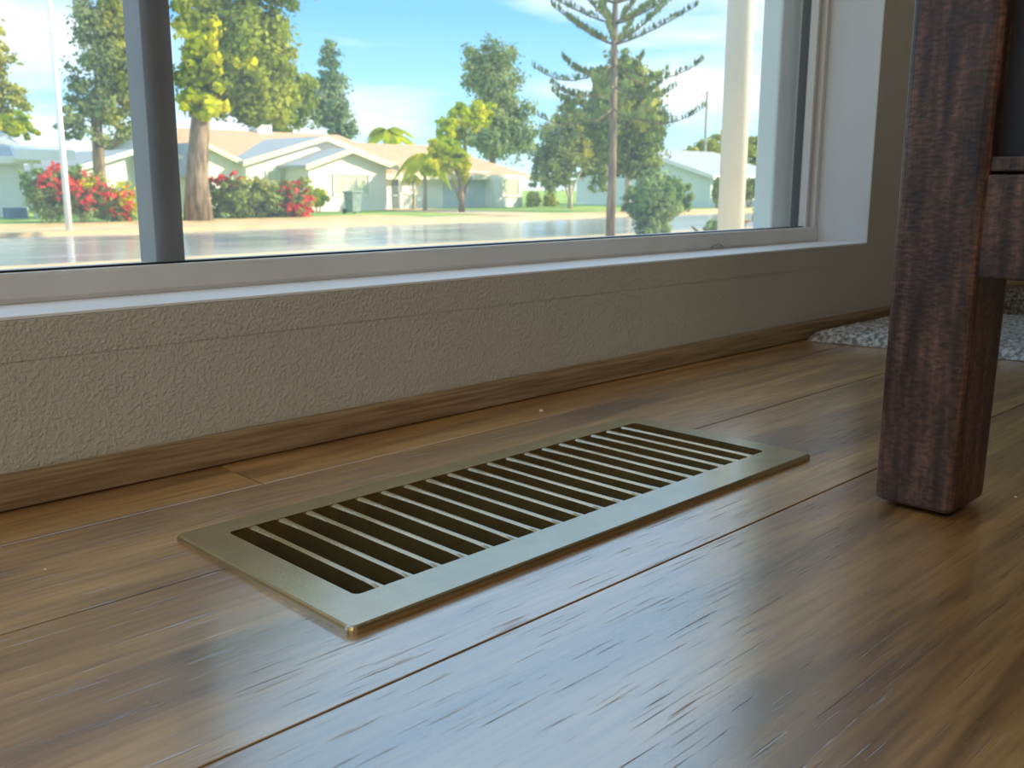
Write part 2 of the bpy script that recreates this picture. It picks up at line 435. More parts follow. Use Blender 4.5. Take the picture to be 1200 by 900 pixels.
box('frame_stile', XRB - .009, XRB - .0005, FY + .0005, FY + .04, SZ + fz - .003, ZT, M['vinyl'], win, .001)
box('gasket', XRB - .0125, XRB - .009, FY + .009, FY + .03, SZ + fz, ZT, M['gasket'], win)
box('glazing_bead', XRB - .019, XRB - .0125, FY + .006, FY + .016, SZ + fz - .001, ZT, M['vinyl'], win, .001)
box('frame_stile', XL, XL + .02, FY, FY + .04, SZ + fz, ZT, M['vinyl'], win)
box('pane', XL + .01, XRB - .009, FY + .0145, FY + .0175, SZ + .008, ZT - .01, M['glass'], win)
# grey box mullion just outside the pane
my = FY + .020
A = at(160, 0, my); B = at(196, 0, my); C_ = at(185.5, 306, my); D = at(219, 306, my)
mx0 = (A[0] + C_[0]) / 2; mx1 = (B[0] + D[0]) / 2
d = CF * FOC + CR * (154 - 600) - CU * (153 - 450)      # far left edge of the side face
my2 = my + .022
dd = CF * FOC + CR * (154 - 600) - CU * (153 - 450); tt = mx0 / dd[0]; my2 = (EYE + dd * tt)[1]
mull = box('mullion', mx0, mx1, my, my2, SZ + fz - .006, ZT, M['darkmetal'], win, .0005)
box('weather_strip', mx1 - .0004, mx1 + .0006, my + .002, my2 - .004, SZ + fz, ZT, M['vinyl'], mull)
box('mullion', -1.05, -1.02, my, my2, SZ + fz - .006, ZT, M['darkmetal'], win, .0005)
adopt(win)
mull.matrix_parent_inverse = Matrix.Translation(-win.location)
hp = [at(833, 291, FY - .0016), at(838, 287, FY - .0018), at(844, 286, FY - .002), at(848, 290, FY - .0018), at(843, 293, FY - .0016), at(855, 294, FY - .0016)]
tag(tube('hair', [tuple(q) for q in hp], .00025, M['duct']), 'short curly brown hair stuck on the window frame bottom near the shrub', 'hair')
# outside trim beside the pane
tag(box('trim_4', XRB - .048, XRB - .004, FY + .034, FY + .06, SZ - .03, ZT, M['palestrip'], bev=.003), kind='structure')

# ---------------------------------------------------------------- floor vent
vent = thing('floor_vent', 'bronze metal floor register with twenty narrow slots, set in the wood floor', 'vent', (.368, .350, 0))
VX0, VX1, VY0, VY1, VZ = .1958, .5400, .2800, .4200, .0034
SY0, SY1 = .3035, .4045
NS, P0, PITCH, SW = 20, .2152, .01565, .0112
SX1 = P0 + (NS - 1) * PITCH + SW
def outline(x0, x1, y0, y1, r, n=5):
    pts = []
    for cx, cy, a0 in ((x1 - r, y0 + r, -90), (x1 - r, y1 - r, 0), (x0 + r, y1 - r, 90), (x0 + r, y0 + r, 180)):
        for i in range(n + 1):
            a = math.radians(a0 + 90 * i / n); pts.append((cx + r * math.cos(a), cy + r * math.sin(a)))
    return pts
# face plate ring with eased outer edge and rounded opening corners
loops = []
for (g, z, r) in ((0, 0.0, .004), (0, VZ * .55, .004), (.0005, VZ * .85, .0037), (.0014, VZ, .003)):
    loops.append([(a, b, z) for a, b in outline(VX0 + g, VX1 - g, VY0 + g, VY1 - g, r)])
for (g, z, r) in ((0, VZ, .003), (-.0004, VZ - .0005, .003), (-.0004, -.012, .003)):
    loops.append([(a, b, z) for a, b in outline(P0 + g, SX1 - g, SY0 + g, SY1 - g, r)])
nn = len(loops[0]); V = [p for l_ in loops for p in l_]; F = []
for i in range(len(loops) - 1):
    for k in range(nn):
        F.append((i * nn + k, i * nn + (k + 1) % nn, (i + 1) * nn + (k + 1) % nn, (i + 1) * nn + k))
obj('face_plate', V, F, M['bronze'], vent)
# slats: blade that is full width at its ends and pinched along its length, a few slightly bent
def slat_mesh(bend):
    V = []; F = []; n = 16; prof_n = 6
    for i in range(n + 1):
        t = i / n; yy = SY0 - .0006 + t * (SY1 - SY0 + .0012)
        de = min(t, 1 - t) * (SY1 - SY0)
        s = max(0, 1 - de / (.024 if t > .5 else .009)) ** 1.3
        w_ = .00125 + (.0025 - .00125) * s
        
        ox = bend * math.sin(math.pi * t)
        zt = VZ - .0002
        ring = [(-w_ - .0002, -.016), (-w_, zt - .0009), (-w_ * .45, zt), (w_ * .45, zt), (w_, zt - .0009), (w_ + .0002, -.016)]
        V += [(ox + a, yy, b) for a, b in ring]
    for i in range(n):
        for k in range(prof_n):
            F.append((i * prof_n + k, (i + 1) * prof_n + k, (i + 1) * prof_n + (k + 1) % prof_n, i * prof_n + (k + 1) % prof_n))
    return V, F
protos = []
for bnd in (0, .0005, -.0008, -.0014):
    V, F = slat_mesh(bnd)
    o = obj('slat', V, F, M['bronze'], vent); protos.append(o)
for i in range(NS - 1):
    cx = P0 + SW + (PITCH - SW) / 2 + i * PITCH
    kind_ = {12: 3, 10: 2, 5: 1, 15: 2}.get(i, 0)
    if i < 4 and False: pass
    src = protos[kind_]
    o = src.copy(); COL.objects.link(o); o.parent = vent; o.location = (cx, 0, 0)
for p_ in protos:
    bpy.data.objects.remove(p_)
# duct boot below
bm = bmesh.new()
x0, x1, y0, y1 = OX0, OX1, OY0, OY1
V = [(x0, y0, -.001), (x1, y0, -.001), (x1, y1, -.001), (x0, y1, -.001), (x0, y0, -.12), (x1, y0, -.12), (x1, y1, -.12), (x0, y1, -.12)]
bm.free()
obj('duct', V, [(0, 4, 5, 1), (1, 5, 6, 2), (2, 6, 7, 3), (3, 7, 4, 0), (4, 7, 6, 5)], M['duct'], vent)
adopt(vent)

# ---------------------------------------------------------------- dark wooden side table
tb = thing('side_table', 'dark red-brown stained wooden table leg and frame standing right of the floor vent', 'table', (.508, .194, 0))
def leg(x0, x1, y0, y1, z0, z1, parent, flare=.0):
    bm = bmesh.new(); bmesh.ops.create_cube(bm, size=1)
    for v in bm.verts:
        top = v.co.z > 0
        a = x0 if v.co.x < 0 else x1; b_ = y0 if v.co.y < 0 else y1
        if top:
            a += flare if v.co.x > 0 else 0
            b_ += (-flare if v.co.y < 0 else 0)
        v.co = Vector((a, b_, z1 if top else z0))
    bmesh.ops.bevel(bm, geom=list(bm.edges), offset=.0048, segments=4, profile=.5, affect='EDGES')
    return bobj('leg', bm, M['darkwood'], parent)
LX0, LX1, LY0, LY1 = .4835, .5285, .1745, .2155
TZ = .52
spans = [(LX0, LX1, LY0, LY1)]
for (ax, ay) in ((0, -.50), (.46, 0), (.46, -.50)):
    spans.append((LX0 + ax, LX1 + ax, LY0 + ay, LY1 + ay))
for s in spans:
    lg = leg(*s, .0022, TZ, tb, .004)
    bm = bmesh.new()
    bmesh.ops.create_cone(bm, cap_ends=True, segments=20, radius1=.0125, radius2=.0125, depth=.0022,
                          matrix=Matrix.Translation(((s[0] + s[1]) / 2, (s[2] + s[3]) / 2, .0011)))
    bobj('foot_pad', bm, M['pad'], lg)
def plane_x(px, py, X):
    d_ = CF * FOC + CR * (px - 600) - CU * (py - 450); return EYE + d_ * (X / d_[0])
RXF = LX0 + .003
z_r0 = plane_x(1163, 327, RXF)[2]; z_r1 = plane_x(1170, 202, RXF)[2]; z_s1 = plane_x(1177, 183, RXF)[2]
for ax in (0, .46):
    sgn = 1 if ax == 0 else -1
    xa = RXF if ax == 0 else LX1 + ax - .003 - .02
    box('rail', xa, xa + .02, LY0 - .50 + .03, LY0 + .001, z_r0, z_r1 - .0008, M['darkwood'], tb, .0014)
    box('rail', xa + .001, xa + .02, LY0 - .50 + .03, LY0 + .001, z_r1 + .0004, z_s1, M['darkwood'], tb, .0008)
    box('side_panel', xa + .008, xa + .014, LY0 - .50 + .03, LY0 + .001, z_s1 - .002, TZ - .005, M['blackpanel'], tb)
box('back_panel', LX1 - .001, LX0 + .461, LY1 - .02, LY1 - .012, z_r0, TZ - .005, M['blackpanel'], tb)
box('bottom_board', LX0 + .02, LX1 + .44, LY0 - .49, LY1 - .02, z_r0 + .004, z_r0 + .018, M['darkwood'], tb)
box('table_top', LX0 - .02, LX1 + .48, LY0 - .52, LY1 + .02, TZ, TZ + .022, M['darkwood'], tb, .003)
adopt(tb)
for c in tb.children:
    for g in c.children: pass

# ---------------------------------------------------------------- rugs
def slab_rug(name, quad, th, m, label, cat, wav=.0018, nx=90, ny=40, z0=0.0005, fold=True):
    """thin soft slab from four floor corners with rounded uneven edges"""
    q = [np.array(p_) for p_ in quad]
    V = []; F = []
    for j in range(ny + 1):
        for i in range(nx + 1):
            u = i / nx; v = j / ny
            P = (q[0] * (1 - u) + q[1] * u) * (1 - v) + (q[3] * (1 - u) + q[2] * u) * v
            de = min(u, 1 - u) * np.linalg.norm(q[1] - q[0]); dv = min(v, 1 - v) * np.linalg.norm(q[3] - q[0])
            e_ = min(de, dv)
            r = min(1, e_ / th); hgt = th * math.sqrt(max(0, 1 - (1 - r) ** 2))
            hgt += wav * (math.sin(P[0] * 190 + 3 * math.sin(P[1] * 60)) * .4 + math.sin(P[1] * 130) * .5) * (1 if e_ > th else .0) + rng.normal(0, wav * .35) * r
            V.append((P[0] + rng.normal(0, .0004), P[1] + rng.normal(0, .0004), z0 + hgt))
    W = nx + 1
    for j in range(ny):
        for i in range(nx):
            F.append((j * W + i, j * W + i + 1, (j + 1) * W + i + 1, (j + 1) * W + i))
    n0 = len(V)
    V += [(*q[0][:2], z0), (*q[1][:2], z0), (*q[2][:2], z0), (*q[3][:2], z0)]
    F.append((n0 + 3, n0 + 2, n0 + 1, n0))
    return tag(obj(name, V, F, m, None, True), label, cat)
slab_rug('rug', [(.957, .511, 0), (1.018, .18, 0), (1.33, .15, 0), (1.25, .513, 0)], .0105, M['rug'],
         'grey woven rug lying flat on the wood floor beyond the dark leg', 'rug')
slab_rug('floor_mat', [(1.345, .470, 0), (1.345, .16, 0), (1.75, .12, 0), (1.75, .46, 0)], .034, M['carpet'],
         'brown looped carpet mat lying behind the grey woven rug', 'mat', .0015, 70, 40)

# crumbs
for (px, py, s_, lb) in ((634, 482, .0014, 'tiny white crumb on the floor between vent and wall'),
                         (1190, 583, .0008, 'tiny pale crumb on the floor right of the dark leg'),
                         (53, 668, .0007, 'tiny white crumb on the floor left of the vent')):
    d_ = CF * FOC + CR * (px - 600) - CU * (py - 450); P = EYE + d_ * (-EYE[2] / d_[2])
    bm = bmesh.new(); bmesh.ops.create_icosphere(bm, subdivisions=2, radius=s_)
    for v in bm.verts:
        v.co *= random.uniform(.7, 1.15); v.co.z *= .55
        v.co += Vector((P[0], P[1], s_ * .45))
    tag(bobj('crumb', bm, M['crumb']), lb, 'crumb')

exec_outdoor = True
# ================================================================ OUTDOORS
GZ = -1.28                                  # far-side lawns
M['asphalt'] = mat('wet_asphalt', (.2, .2, .2), .16, spec=.7, build=noise_col((.26, .27, .27), (.55, .53, .47), .35, (.6, 2.2, 1), .08, 3, .01))
M['concrete'] = mat('concrete', (.6, .5, .36), .8, build=noise_col((.60, .42, .22), (.78, .58, .32), .8))
M['drygrass'] = mat('dry_verge', (.6, .42, .2), .9, build=noise_col((.55, .36, .14), (.78, .56, .26), 1.2))
M['lawn'] = mat('lawn_grass', (.3, .42, .08), .9, build=noise_col((.20, .34, .05), (.46, .56, .12), .6, bump=.4, bscale=20, bdist=.05))
M['soil'] = mat('garden_soil', (.3, .25, .15), .9, build=noise_col((.24, .20, .12), (.36, .32, .2), 2))
M['stucco'] = mat('cream_stucco', (.85, .82, .72), .8, build=noise_col((.82, .79, .69), (.88, .86, .77), 1))
M['bluestucco'] = mat('pale_blue_stucco', (.55, .68, .72), .8, build=noise_col((.74, .83, .86), (.78, .86, .88), 1))
M['greyroof'] = mat('grey_shingle', (.42, .45, .46), .8, build=noise_col((.36, .39, .40), (.5, .52, .52), 3, (1, 4, 1)))
M['tanroof'] = mat('tan_shingle', (.62, .36, .2), .8, build=noise_col((.55, .32, .18), (.72, .45, .27), 3, (1, 4, 1)))
M['fascia'] = mat('cream_fascia', (.85, .75, .5), .6, build=noise_col((.80, .70, .46), (.88, .79, .56), 2))
M['whitepaint'] = mat('white_paint', (.85, .85, .82), .5, build=noise_col((.82, .82, .79), (.88, .88, .86), 2))
M['curtain'] = mat('house_window_curtain', (.62, .66, .45), .3, build=noise_col((.5, .55, .38), (.75, .78, .58), 3, (6, 1, 1)))
M['houseglass'] = mat('house_window_dark', (.12, .16, .16), .12, build=noise_col((.08, .11, .12), (.2, .25, .24), 2))
M['garage'] = mat('blue_grey_door', (.55, .6, .62), .6, build=noise_col((.5, .55, .57), (.6, .65, .67), 1))
M['bark'] = mat('bark', (.22, .16, .11), .95, build=noise_col((.13, .10, .07), (.36, .27, .18), 2.5, (3, 3, .6), .6, 6, .05))
M['palebark'] = mat('pale_bark', (.5, .45, .36), .9, build=noise_col((.42, .38, .30), (.62, .55, .44), 3, (3, 3, .6), .4, 8, .03))
M['polepaint'] = mat('pole_paint', (.82, .84, .84), .4, build=noise_col((.78, .80, .80), (.86, .88, .88), 2))
M['woodpole'] = mat('weathered_pole', (.4, .36, .3), .9, build=noise_col((.34, .3, .25), (.46, .42, .36), 3))
M['bin'] = mat('grey_green_bin', (.22, .30, .28), .5, build=noise_col((.18, .26, .24), (.28, .36, .34), 4))
M['brick'] = mat('red_brick', (.42, .2, .15), .9, build=noise_col((.36, .17, .12), (.5, .26, .19), 4))
M['navy'] = mat('slate_planter', (.16, .2, .3), .7, build=noise_col((.13, .17, .26), (.19, .24, .34), 3))
M['orange'] = mat('orange_petal', (.9, .3, .03), .6, build=noise_col((.85, .22, .02), (.95, .45, .05), 30))
M['redflower'] = leaf_mat('red_petal', (.62, .03, .05), (.95, .14, .10), 1.5, .3)
LM = {
    'yellow': leaf_mat('leaf_yellow_green', (.38, .50, .015), (.80, .76, .03), .8, .45),
    'mid': leaf_mat('leaf_mid_green', (.16, .25, .03), (.48, .52, .07), .5, .4),
    'dark': leaf_mat('leaf_dark_green', (.12, .20, .05), (.32, .40, .11), .6, .35),
    'grey': leaf_mat('leaf_grey_green', (.18, .26, .10), (.42, .48, .20), .6, .35),
    'blue': leaf_mat('leaf_blue_green', (.16, .26, .13), (.36, .44, .24), .6, .35),
    'olive': leaf_mat('leaf_olive', (.28, .33, .05), (.62, .58, .13), .6, .4),
    'bronze': leaf_mat('leaf_bronze', (.15, .075, .02), (.42, .22, .07), .6, .3),
    'bush': leaf_mat('leaf_bush', (.16, .28, .09), (.44, .54, .20), 1.5, .4),
}

# ---- ground
def flat(name, poly, m, th=.25, kind='structure'):
    n_ = len(poly)
    V = [tuple(p_) for p_ in poly] + [(p_[0], p_[1], p_[2] - th) for p_ in poly]
    F = [tuple(range(n_)), tuple(range(n_, 2 * n_))[::-1]] + [(i, n_ + i, n_ + (i + 1) % n_, (i + 1) % n_) for i in range(n_)]
    F = [f[::-1] if i >= 2 else f for i, f in enumerate(F)]
    return tag(obj(name, V, F, m), kind=kind)
GX0, GX1 = -60, 150
flat('road', [(GX0, 18.6, -1.40), (GX1, 18.6, -1.40), (GX1, 30.4, -1.40), (GX0, 30.4, -1.40)], M['asphalt'])
flat('curb', [(GX0, 30.4, -1.30), (GX1, 30.4, -1.30), (GX1, 30.6, -1.29), (GX0, 30.6, -1.29)], M['concrete'])
flat('sidewalk', [(GX0, 30.6, -1.295), (GX1, 30.6, -1.295), (GX1, 33.4, -1.29), (GX0, 33.4, -1.29)], M['concrete'])
flat('verge', [(GX0, 33.4, -1.29), (28, 33.4, -1.29), (28, 36.6, GZ), (GX0, 36.6, GZ)], M['drygrass'])
flat('lawn', [(28, 33.4, -1.29), (GX1, 33.4, -1.29), (GX1, 36.6, GZ), (28, 36.6, GZ)], M['lawn'])
flat('lawn', [(GX0, 36.6, GZ), (GX1, 36.6, GZ), (GX1, 160, GZ), (GX0, 160, GZ)], M['lawn'])
flat('driveway', [(31.2, 30.65, -1.27), (35.4, 30.65, -1.27), (36.2, 44, -1.25), (32.4, 44, -1.25)], M['concrete'], .1)
flat('curb', [(GX0, 18.4, -1.30), (GX1, 18.4, -1.30), (GX1, 18.6, -1.30), (GX0, 18.6, -1.30)], M['concrete'])
flat('sidewalk', [(GX0, 16.8, -1.29), (GX1, 16.8, -1.29), (GX1, 18.4, -1.30), (GX0, 18.4, -1.30)], M['concrete'])
flat('front_yard', [(GX0, 2.3, -.22), (GX1, 2.3, -.22), (GX1, 16.8, -1.29), (GX0, 16.8, -1.29)], M['soil'])
flat('porch_slab', [(-8, .641, -.14), (9, .641, -.14), (9, 2.3, -.16), (-8, 2.3, -.16)], M['concrete'], .3)
def yard_z(Y): return -.22 + (Y - 2.3) * (-1.29 + .22) / 14.5

# tall white post at the edge of the front slab
cy = 1.93
a = at(845, 265, cy); b_ = at(868, 265, cy); a2 = at(856, 0, cy); b2 = at(880, 0, cy)
cx = (a[0] + b_[0] + a2[0] + b2[0]) / 4; cr_ = (b_[0] - a[0]) * .36
pc = thing('white_post', 'tall round white post outside, seen through right part of the window', 'post', (cx, cy, -.15))
bm = bmesh.new(); bmesh.ops.create_cone(bm, cap_ends=True, segments=28, radius1=.046, radius2=.044, depth=3.4, matrix=Matrix.Translation((0, 0, 1.74)))
bobj('shaft', bm, M['whitepaint'], pc, True)
bm = bmesh.new(); box_bm(bm, -.07, .07, -.07, .07, 0, .05, .008)
bobj('base', bm, M['whitepaint'], pc)

# ---- foliage
def leaves_geo(centers, normals, size, aspect=1.7, jit=.6):
    n = len(centers)
    d_ = rng.normal(size=(n, 3)); nn_ = normals + jit * d_
    nn_ /= np.linalg.norm(nn_, axis=1)[:, None] + 1e-9
    t = rng.normal(size=(n, 3)); t -= (t * nn_).sum(1)[:, None] * nn_; t /= np.linalg.norm(t, axis=1)[:, None] + 1e-9
    s = np.cross(nn_, t)
    sz = (size * rng.uniform(.65, 1.35, n))[:, None]
    p0 = centers - t * sz * .5 * aspect / 1.3; p2 = centers + t * sz * .5 * aspect / 1.3
    p1 = centers + s * sz * .42 + nn_ * sz * .08; p3 = centers - s * sz * .42 + nn_ * sz * .08
    V = np.stack([p0, p1, p2, p3], 1).reshape(-1, 3)
    return V
def quads_obj(name, V, m, parent=None):
    n = len(V) // 4
    me = bpy.data.meshes.new(name)
    me.vertices.add(n * 4); me.vertices.foreach_set('co', V.astype(np.float32).ravel())
    me.loops.add(n * 4); me.loops.foreach_set('vertex_index', np.arange(n * 4, dtype=np.int32))
    me.polygons.add(n); me.polygons.foreach_set('loop_start', np.arange(0, n * 4, 4, dtype=np.int32))
    me.update(calc_edges=True)
    me.materials.append(m)
    o = bpy.data.objects.new(name, me); COL.objects.link(o)
    if parent: o.parent = parent
    o['kind'] = 'stuff'
    return o
def crown_points(ells, nclump, nleaf, shell=.55, crad=.22):
    """clumped points inside a list of ellipsoids ((cx,cy,cz),(rx,ry,rz)); returns positions and outward normals"""
    vol = np.array([e_[1][0] * e_[1][2] for e_ in ells]); vol = vol / vol.sum()
    Cs = []; Ns = []
    for e_, f in zip(ells, vol):
        k_ = max(3, int(nclump * f)); ml = max(1, int(nleaf * f / k_))
        u = rng.normal(size=(k_, 3)); u /= np.linalg.norm(u, axis=1)[:, None]
        r = (rng.uniform(shell ** 2, .92, k_) ** .5)[:, None]
        R = np.array(e_[1]); cc = np.array(e_[0]) + u * r * R
        rad = crad * R.mean() * rng.uniform(.7, 1.3, k_)
        for i in range(k_):
            q = rng.normal(size=(ml, 3)); q /= np.linalg.norm(q, axis=1)[:, None]
            rr = rng.uniform(.25, 1.3, ml)[:, None]
            Cs.append(cc[i] + q * rr * rad[i] * np.array([1, 1, .8])); Ns.append(q + .5 * u[i])
    return np.concatenate(Cs), np.concatenate(Ns)
def px_ell(px, py, rx, ry, Y, deep=None):
    s = mpp(px, Y); c = at(px, py, Y)
    r = rx * s
    return (tuple(c), (r, deep or r * .75, ry * s))
def tree(name, label, cat, base_px, Y, ells, lm, nleaf=5000, nclump=90, leaf=4.5, trunk=None, bark='bark', group=None, z=GZ, forks=(), tops=None, extra=None, shell=.2, crad=.25):
    nleaf = int(nleaf * 1.8); leaf *= .85; nclump = int(nclump * 2)
    """tree standing on plane Y: ells in photo pixels at that distance"""
    s = mpp(base_px, Y)
    bx = at(base_px, 230, Y)[0]
    root = thing(name, label, cat, (bx, Y, z), group)
    E_ = [px_ell(*e_, Y) for e_ in ells]
    C, Nn = crown_points(E_, nclump, nleaf, shell, crad)
    o = quads_obj('foliage', leaves_geo(C, Nn, leaf * s), LM[lm], root); o.matrix_parent_inverse = Matrix.Translation(-root.location)
    if trunk:
        top = E_[0][0]
        h = top[2] - z
        pts = [(bx, Y, z - .05), (bx + .03, Y, z + h * .25), (bx * .85 + top[0] * .15, Y, z + h * .6), (top[0], Y, z + h)]
        r = trunk * s / 2
        o = tube('trunk', pts, [r * 1.35, r, r * .85, r * .45], M[bark], root, 10); o.matrix_parent_inverse = Matrix.Translation(-root.location)
        for fx, fy in forks:
            q = at(fx, fy, Y)
            o = tube('branch', [(bx, Y, z + h * .15), ((bx + q[0]) / 2, Y + .1, (z + h * .15 + q[2]) / 2 + .1), tuple(q)], [r * .6, r * .5, r * .3], M[bark], root, 7)
            o.matrix_parent_inverse = Matrix.Translation(-root.location)
    if extra:
        for (lm2, ells2, nl, nc, lf) in extra:
            C, Nn = crown_points([px_ell(*e_, Y) for e_ in ells2], nc, nl, shell, crad)
            V = leaves_geo(C, Nn, lf * s)
            if lm2 == 'redflower':
                V[:, 1] -= ells2[0][2] * s * .35
                o = quads_obj('blossom', V, M['redflower'], root)
            else:
                V[:, 1] -= ells2[0][2] * s * .5
                o = quads_obj('foliage', V, LM[lm2], root)
            o.matrix_parent_inverse = Matrix.Translation(-root.location)
    return root

tree('tree', 'tall broad street tree with thick trunk, right of the grey window post', 'tree', 231, 35.6,
     [(285, 60, 62, 80), (250, 100, 45, 45), (310, 120, 42, 32), (300, -60, 75, 80), (270, -160, 85, 90), (250, -300, 100, 120), (220, -200, 70, 90), (225, 20, 25, 50), (320, 60, 34, 45)], 'mid', 44000, 640, 6.2, trunk=26,
     extra=[('yellow', [(235, 60, 34, 36), (232, 120, 32, 24), (270, 75, 30, 30)], 2400, 110, 7)])
tree('evergreen_tree', 'tall dark green tree left of the grey window post', 'tree', 118, 45,
     [(118, 60, 45, 60), (118, 130, 46, 45), (108, -10, 42, 60), (112, -110, 50, 80), (100, -230, 60, 90), (80, -370, 70, 110), (60, -200, 60, 90), (80, 140, 22, 25), (150, 60, 30, 70)], 'grey', 22000, 420, 5, trunk=14,
     extra=[('olive', [(135, 90, 30, 60), (125, 20, 25, 40)], 2500, 50, 5)])
tree('conifer_tree', 'conifer with green crown cut by left edge of the photo', 'tree', 2, 66,
     [(2, 100, 30, 42), (-6, 55, 22, 36), (8, 135, 28, 20), (-40, 60, 50, 90)], 'olive', 4500, 90, 5, trunk=8)
tree('yellow_tree', 'small yellow-green tree behind the roof at far left', 'tree', 10, 52,
     [(12, 145, 26, 14), (-20, 140, 26, 18), (35, 155, 12, 8)], 'yellow', 1800, 36, 5, trunk=5)
tree('slender_conifer', 'slender pointed grey-green conifer behind the cream house', 'tree', 391, 70,
     [(391, 120, 26, 40), (388, 78, 17, 30), (386, 58, 8, 16), (398, 150, 24, 22), (366, 120, 20, 34)], 'blue', 5000, 130, 3.6, trunk=5, bark='palebark')
tree('tree', 'rounded bright green tree behind the chimney of the cream house', 'tree', 330, 62,
     [(330, 135, 34, 26), (352, 110, 24, 26), (305, 130, 30, 26)], 'mid', 3500, 70, 4.5, trunk=7)
tree('tree', 'tall rounded dusty green tree centre left of the tall pine', 'tree', 577, 66,
     [(577, 90, 42, 44), (590, 130, 40, 36), (560, 75, 30, 26), (600, 165, 40, 32), (570, 150, 36, 30)], 'grey', 8500, 170, 4.0, trunk=8)
tree('yellow_tree', 'yellow-leaved tree in front of the dusty green tree', 'tree', 545, 60,
     [(545, 140, 28, 22), (530, 155, 22, 20), (565, 135, 20, 16)], 'yellow', 2400, 50, 4.6, trunk=6,
     extra=[('grey', [(555, 165, 36, 18)], 1500, 30, 4)])
tree('tree', 'low spreading grey-green tree with pale forked trunks left of the tall pine', 'tree', 668, 39,
     [(655, 175, 36, 42), (690, 170, 34, 40), (640, 205, 26, 22), (670, 130, 24, 22), (700, 200, 26, 24)], 'grey', 8000, 170, 4.2, trunk=5, bark='palebark', forks=((655, 195), (684, 195)),
     extra=[('olive', [(672, 165, 26, 28)], 900, 24, 4.5)])
tree('tree', 'dense leafy green tree directly behind the tall pine trunk', 'tree', 735, 32.6,
     [(738, 160, 46, 42), (728, 95, 32, 36), (762, 150, 24, 40), (705, 145, 28, 38), (745, 192, 38, 20)], 'dark', 11000, 190, 4.6, trunk=8, bark='palebark',
     extra=[('olive', [(735, 120, 34, 44)], 1800, 30, 4.6)])
tree('tree', 'low olive tree behind the pale blue house, left of the white post', 'tree', 835, 75,
     [(830, 175, 26, 18), (850, 168, 22, 14), (808, 182, 14, 10)], 'olive', 2200, 50, 4, trunk=4)
tree('tree', 'olive green tree behind the pale blue house, right of the white post', 'tree', 890, 78,
     [(888, 178, 28, 20), (905, 190, 20, 14)], 'olive', 2200, 50, 4, trunk=4)
tree('tree', 'dark green tree at right edge of the window behind the low roof', 'tree', 926, 80,
     [(926, 178, 22, 24), (940, 175, 20, 26)], 'dark', 2000, 44, 4, trunk=4)
# hedges and bushes
def bush(name, label, px, Y, ells, lm, nleaf, nclump, leaf, z=GZ, extra=None, cat='bush', crad=.26):
    r = tree(name, label, cat, px, Y, ells, lm, nleaf, nclump, leaf, z=z, extra=extra, shell=.3, crad=crad)
    s = mpp(px, Y)
    for k in range(4):
        a_ = k * 1.7
        c = px_ell(*ells[0], Y)[0]
        o = tube('stem', [(r.location.x + .05 * math.cos(a_), Y + .05 * math.sin(a_), z - .03), (r.location.x + .2 * math.cos(a_), Y + .2 * math.sin(a_), (z + c[2]) / 2), (c[0] + .3 * math.cos(a_), c[1] + .3 * math.sin(a_), c[2])], [.035, .025, .012], M['bark'], r, 6)
        o.matrix_parent_inverse = Matrix.Translation(-r.location)
    return r
bush('flowering_bush', 'large red-flowered bush left of the window post, behind the street lamp', 95, 36.5,
     [(100, 232, 34, 26), (60, 228, 30, 32), (138, 240, 24, 22), (40, 215, 18, 20), (80, 210, 22, 20)], 'bush', 5200, 120, 4.2,
     extra=[('redflower', [(92, 226, 36, 24), (60, 212, 24, 22), (138, 238, 24, 20)], 900, 200, 4.4), ('yellow', [(140, 232, 22, 22), (95, 215, 30, 12)], 500, 40, 4)])
bush('flowering_hedge', 'dark green hedge right of the thick tree trunk, red blossoms at its right end', 300, 36.8,
     [(270, 234, 30, 26), (305, 236, 28, 25), (335, 236, 26, 26), (255, 225, 16, 18)], 'dark', 5200, 110, 4.2,
     extra=[('redflower', [(340, 234, 24, 26), (350, 245, 14, 14)], 560, 110, 4.4), ('redflower', [(262, 210, 18, 9)], 90, 10, 5), ('olive', [(290, 215, 30, 8), (345, 230, 20, 24)], 500, 30, 4)])
bush('yellow_bush', 'low yellow-green bush at left corner of the cream gable', 372, 41.5,
     [(372, 232, 13, 12), (362, 226, 9, 8)], 'yellow', 700, 24, 4)
bush('round_hedge', 'clipped round hedge at right corner of the cream house, the left of two', 624, 41,
     [(624, 235, 9, 9)], 'mid', 1500, 30, 2.4, group=None) if False else None
for (px, lb) in ((625, 'clipped round green hedge nearest the right corner of the cream house'), (645, 'clipped round green hedge, right of its twin, under the grey-green tree')):
    bush('round_hedge', lb, px, 43, [(px, 235, 10.5, 10)], 'mid' if px > 630 else 'dark', 1700, 40, 2.4, crad=.3)
bush('bushy_shrub', 'large round green shrub standing between tall pine and white post', 768, 14,
     [(770, 235, 36, 30), (768, 222, 26, 22), (795, 232, 20, 22), (745, 238, 20, 22), (765, 262, 26, 18)], 'bush', 6500, 150, 4.6, z=yard_z(14), crad=.24)
bush('rounded_shrub', 'rounded dark shrub in front of the pale blue house, right of the white post', 878, 33.5,
     [(878, 222, 14, 14), (868, 216, 9, 9)], 'dark', 1600, 36, 3.4)
bush('rounded_shrub', 'narrow dark shrub against the pale blue house, left of the white post', 841, 34,
     [(841, 224, 6, 18)], 'dark', 800, 20, 3.2)
bush('garden_shrub', 'loose grey-green shrub with pinkish tips near the right window frame', 905, 9,
     [(908, 248, 22, 16), (920, 240, 14, 14), (893, 252, 12, 12)], 'bush', 2000, 50, 4.6, z=yard_z(9))
bush('grass_tuft', 'low leafy green plant at the foot of the white post, left side', 840, 7,
     [(836, 266, 16, 7), (848, 262, 10, 8)], 'bush', 500, 20, 4.5, z=yard_z(7), cat='plant')
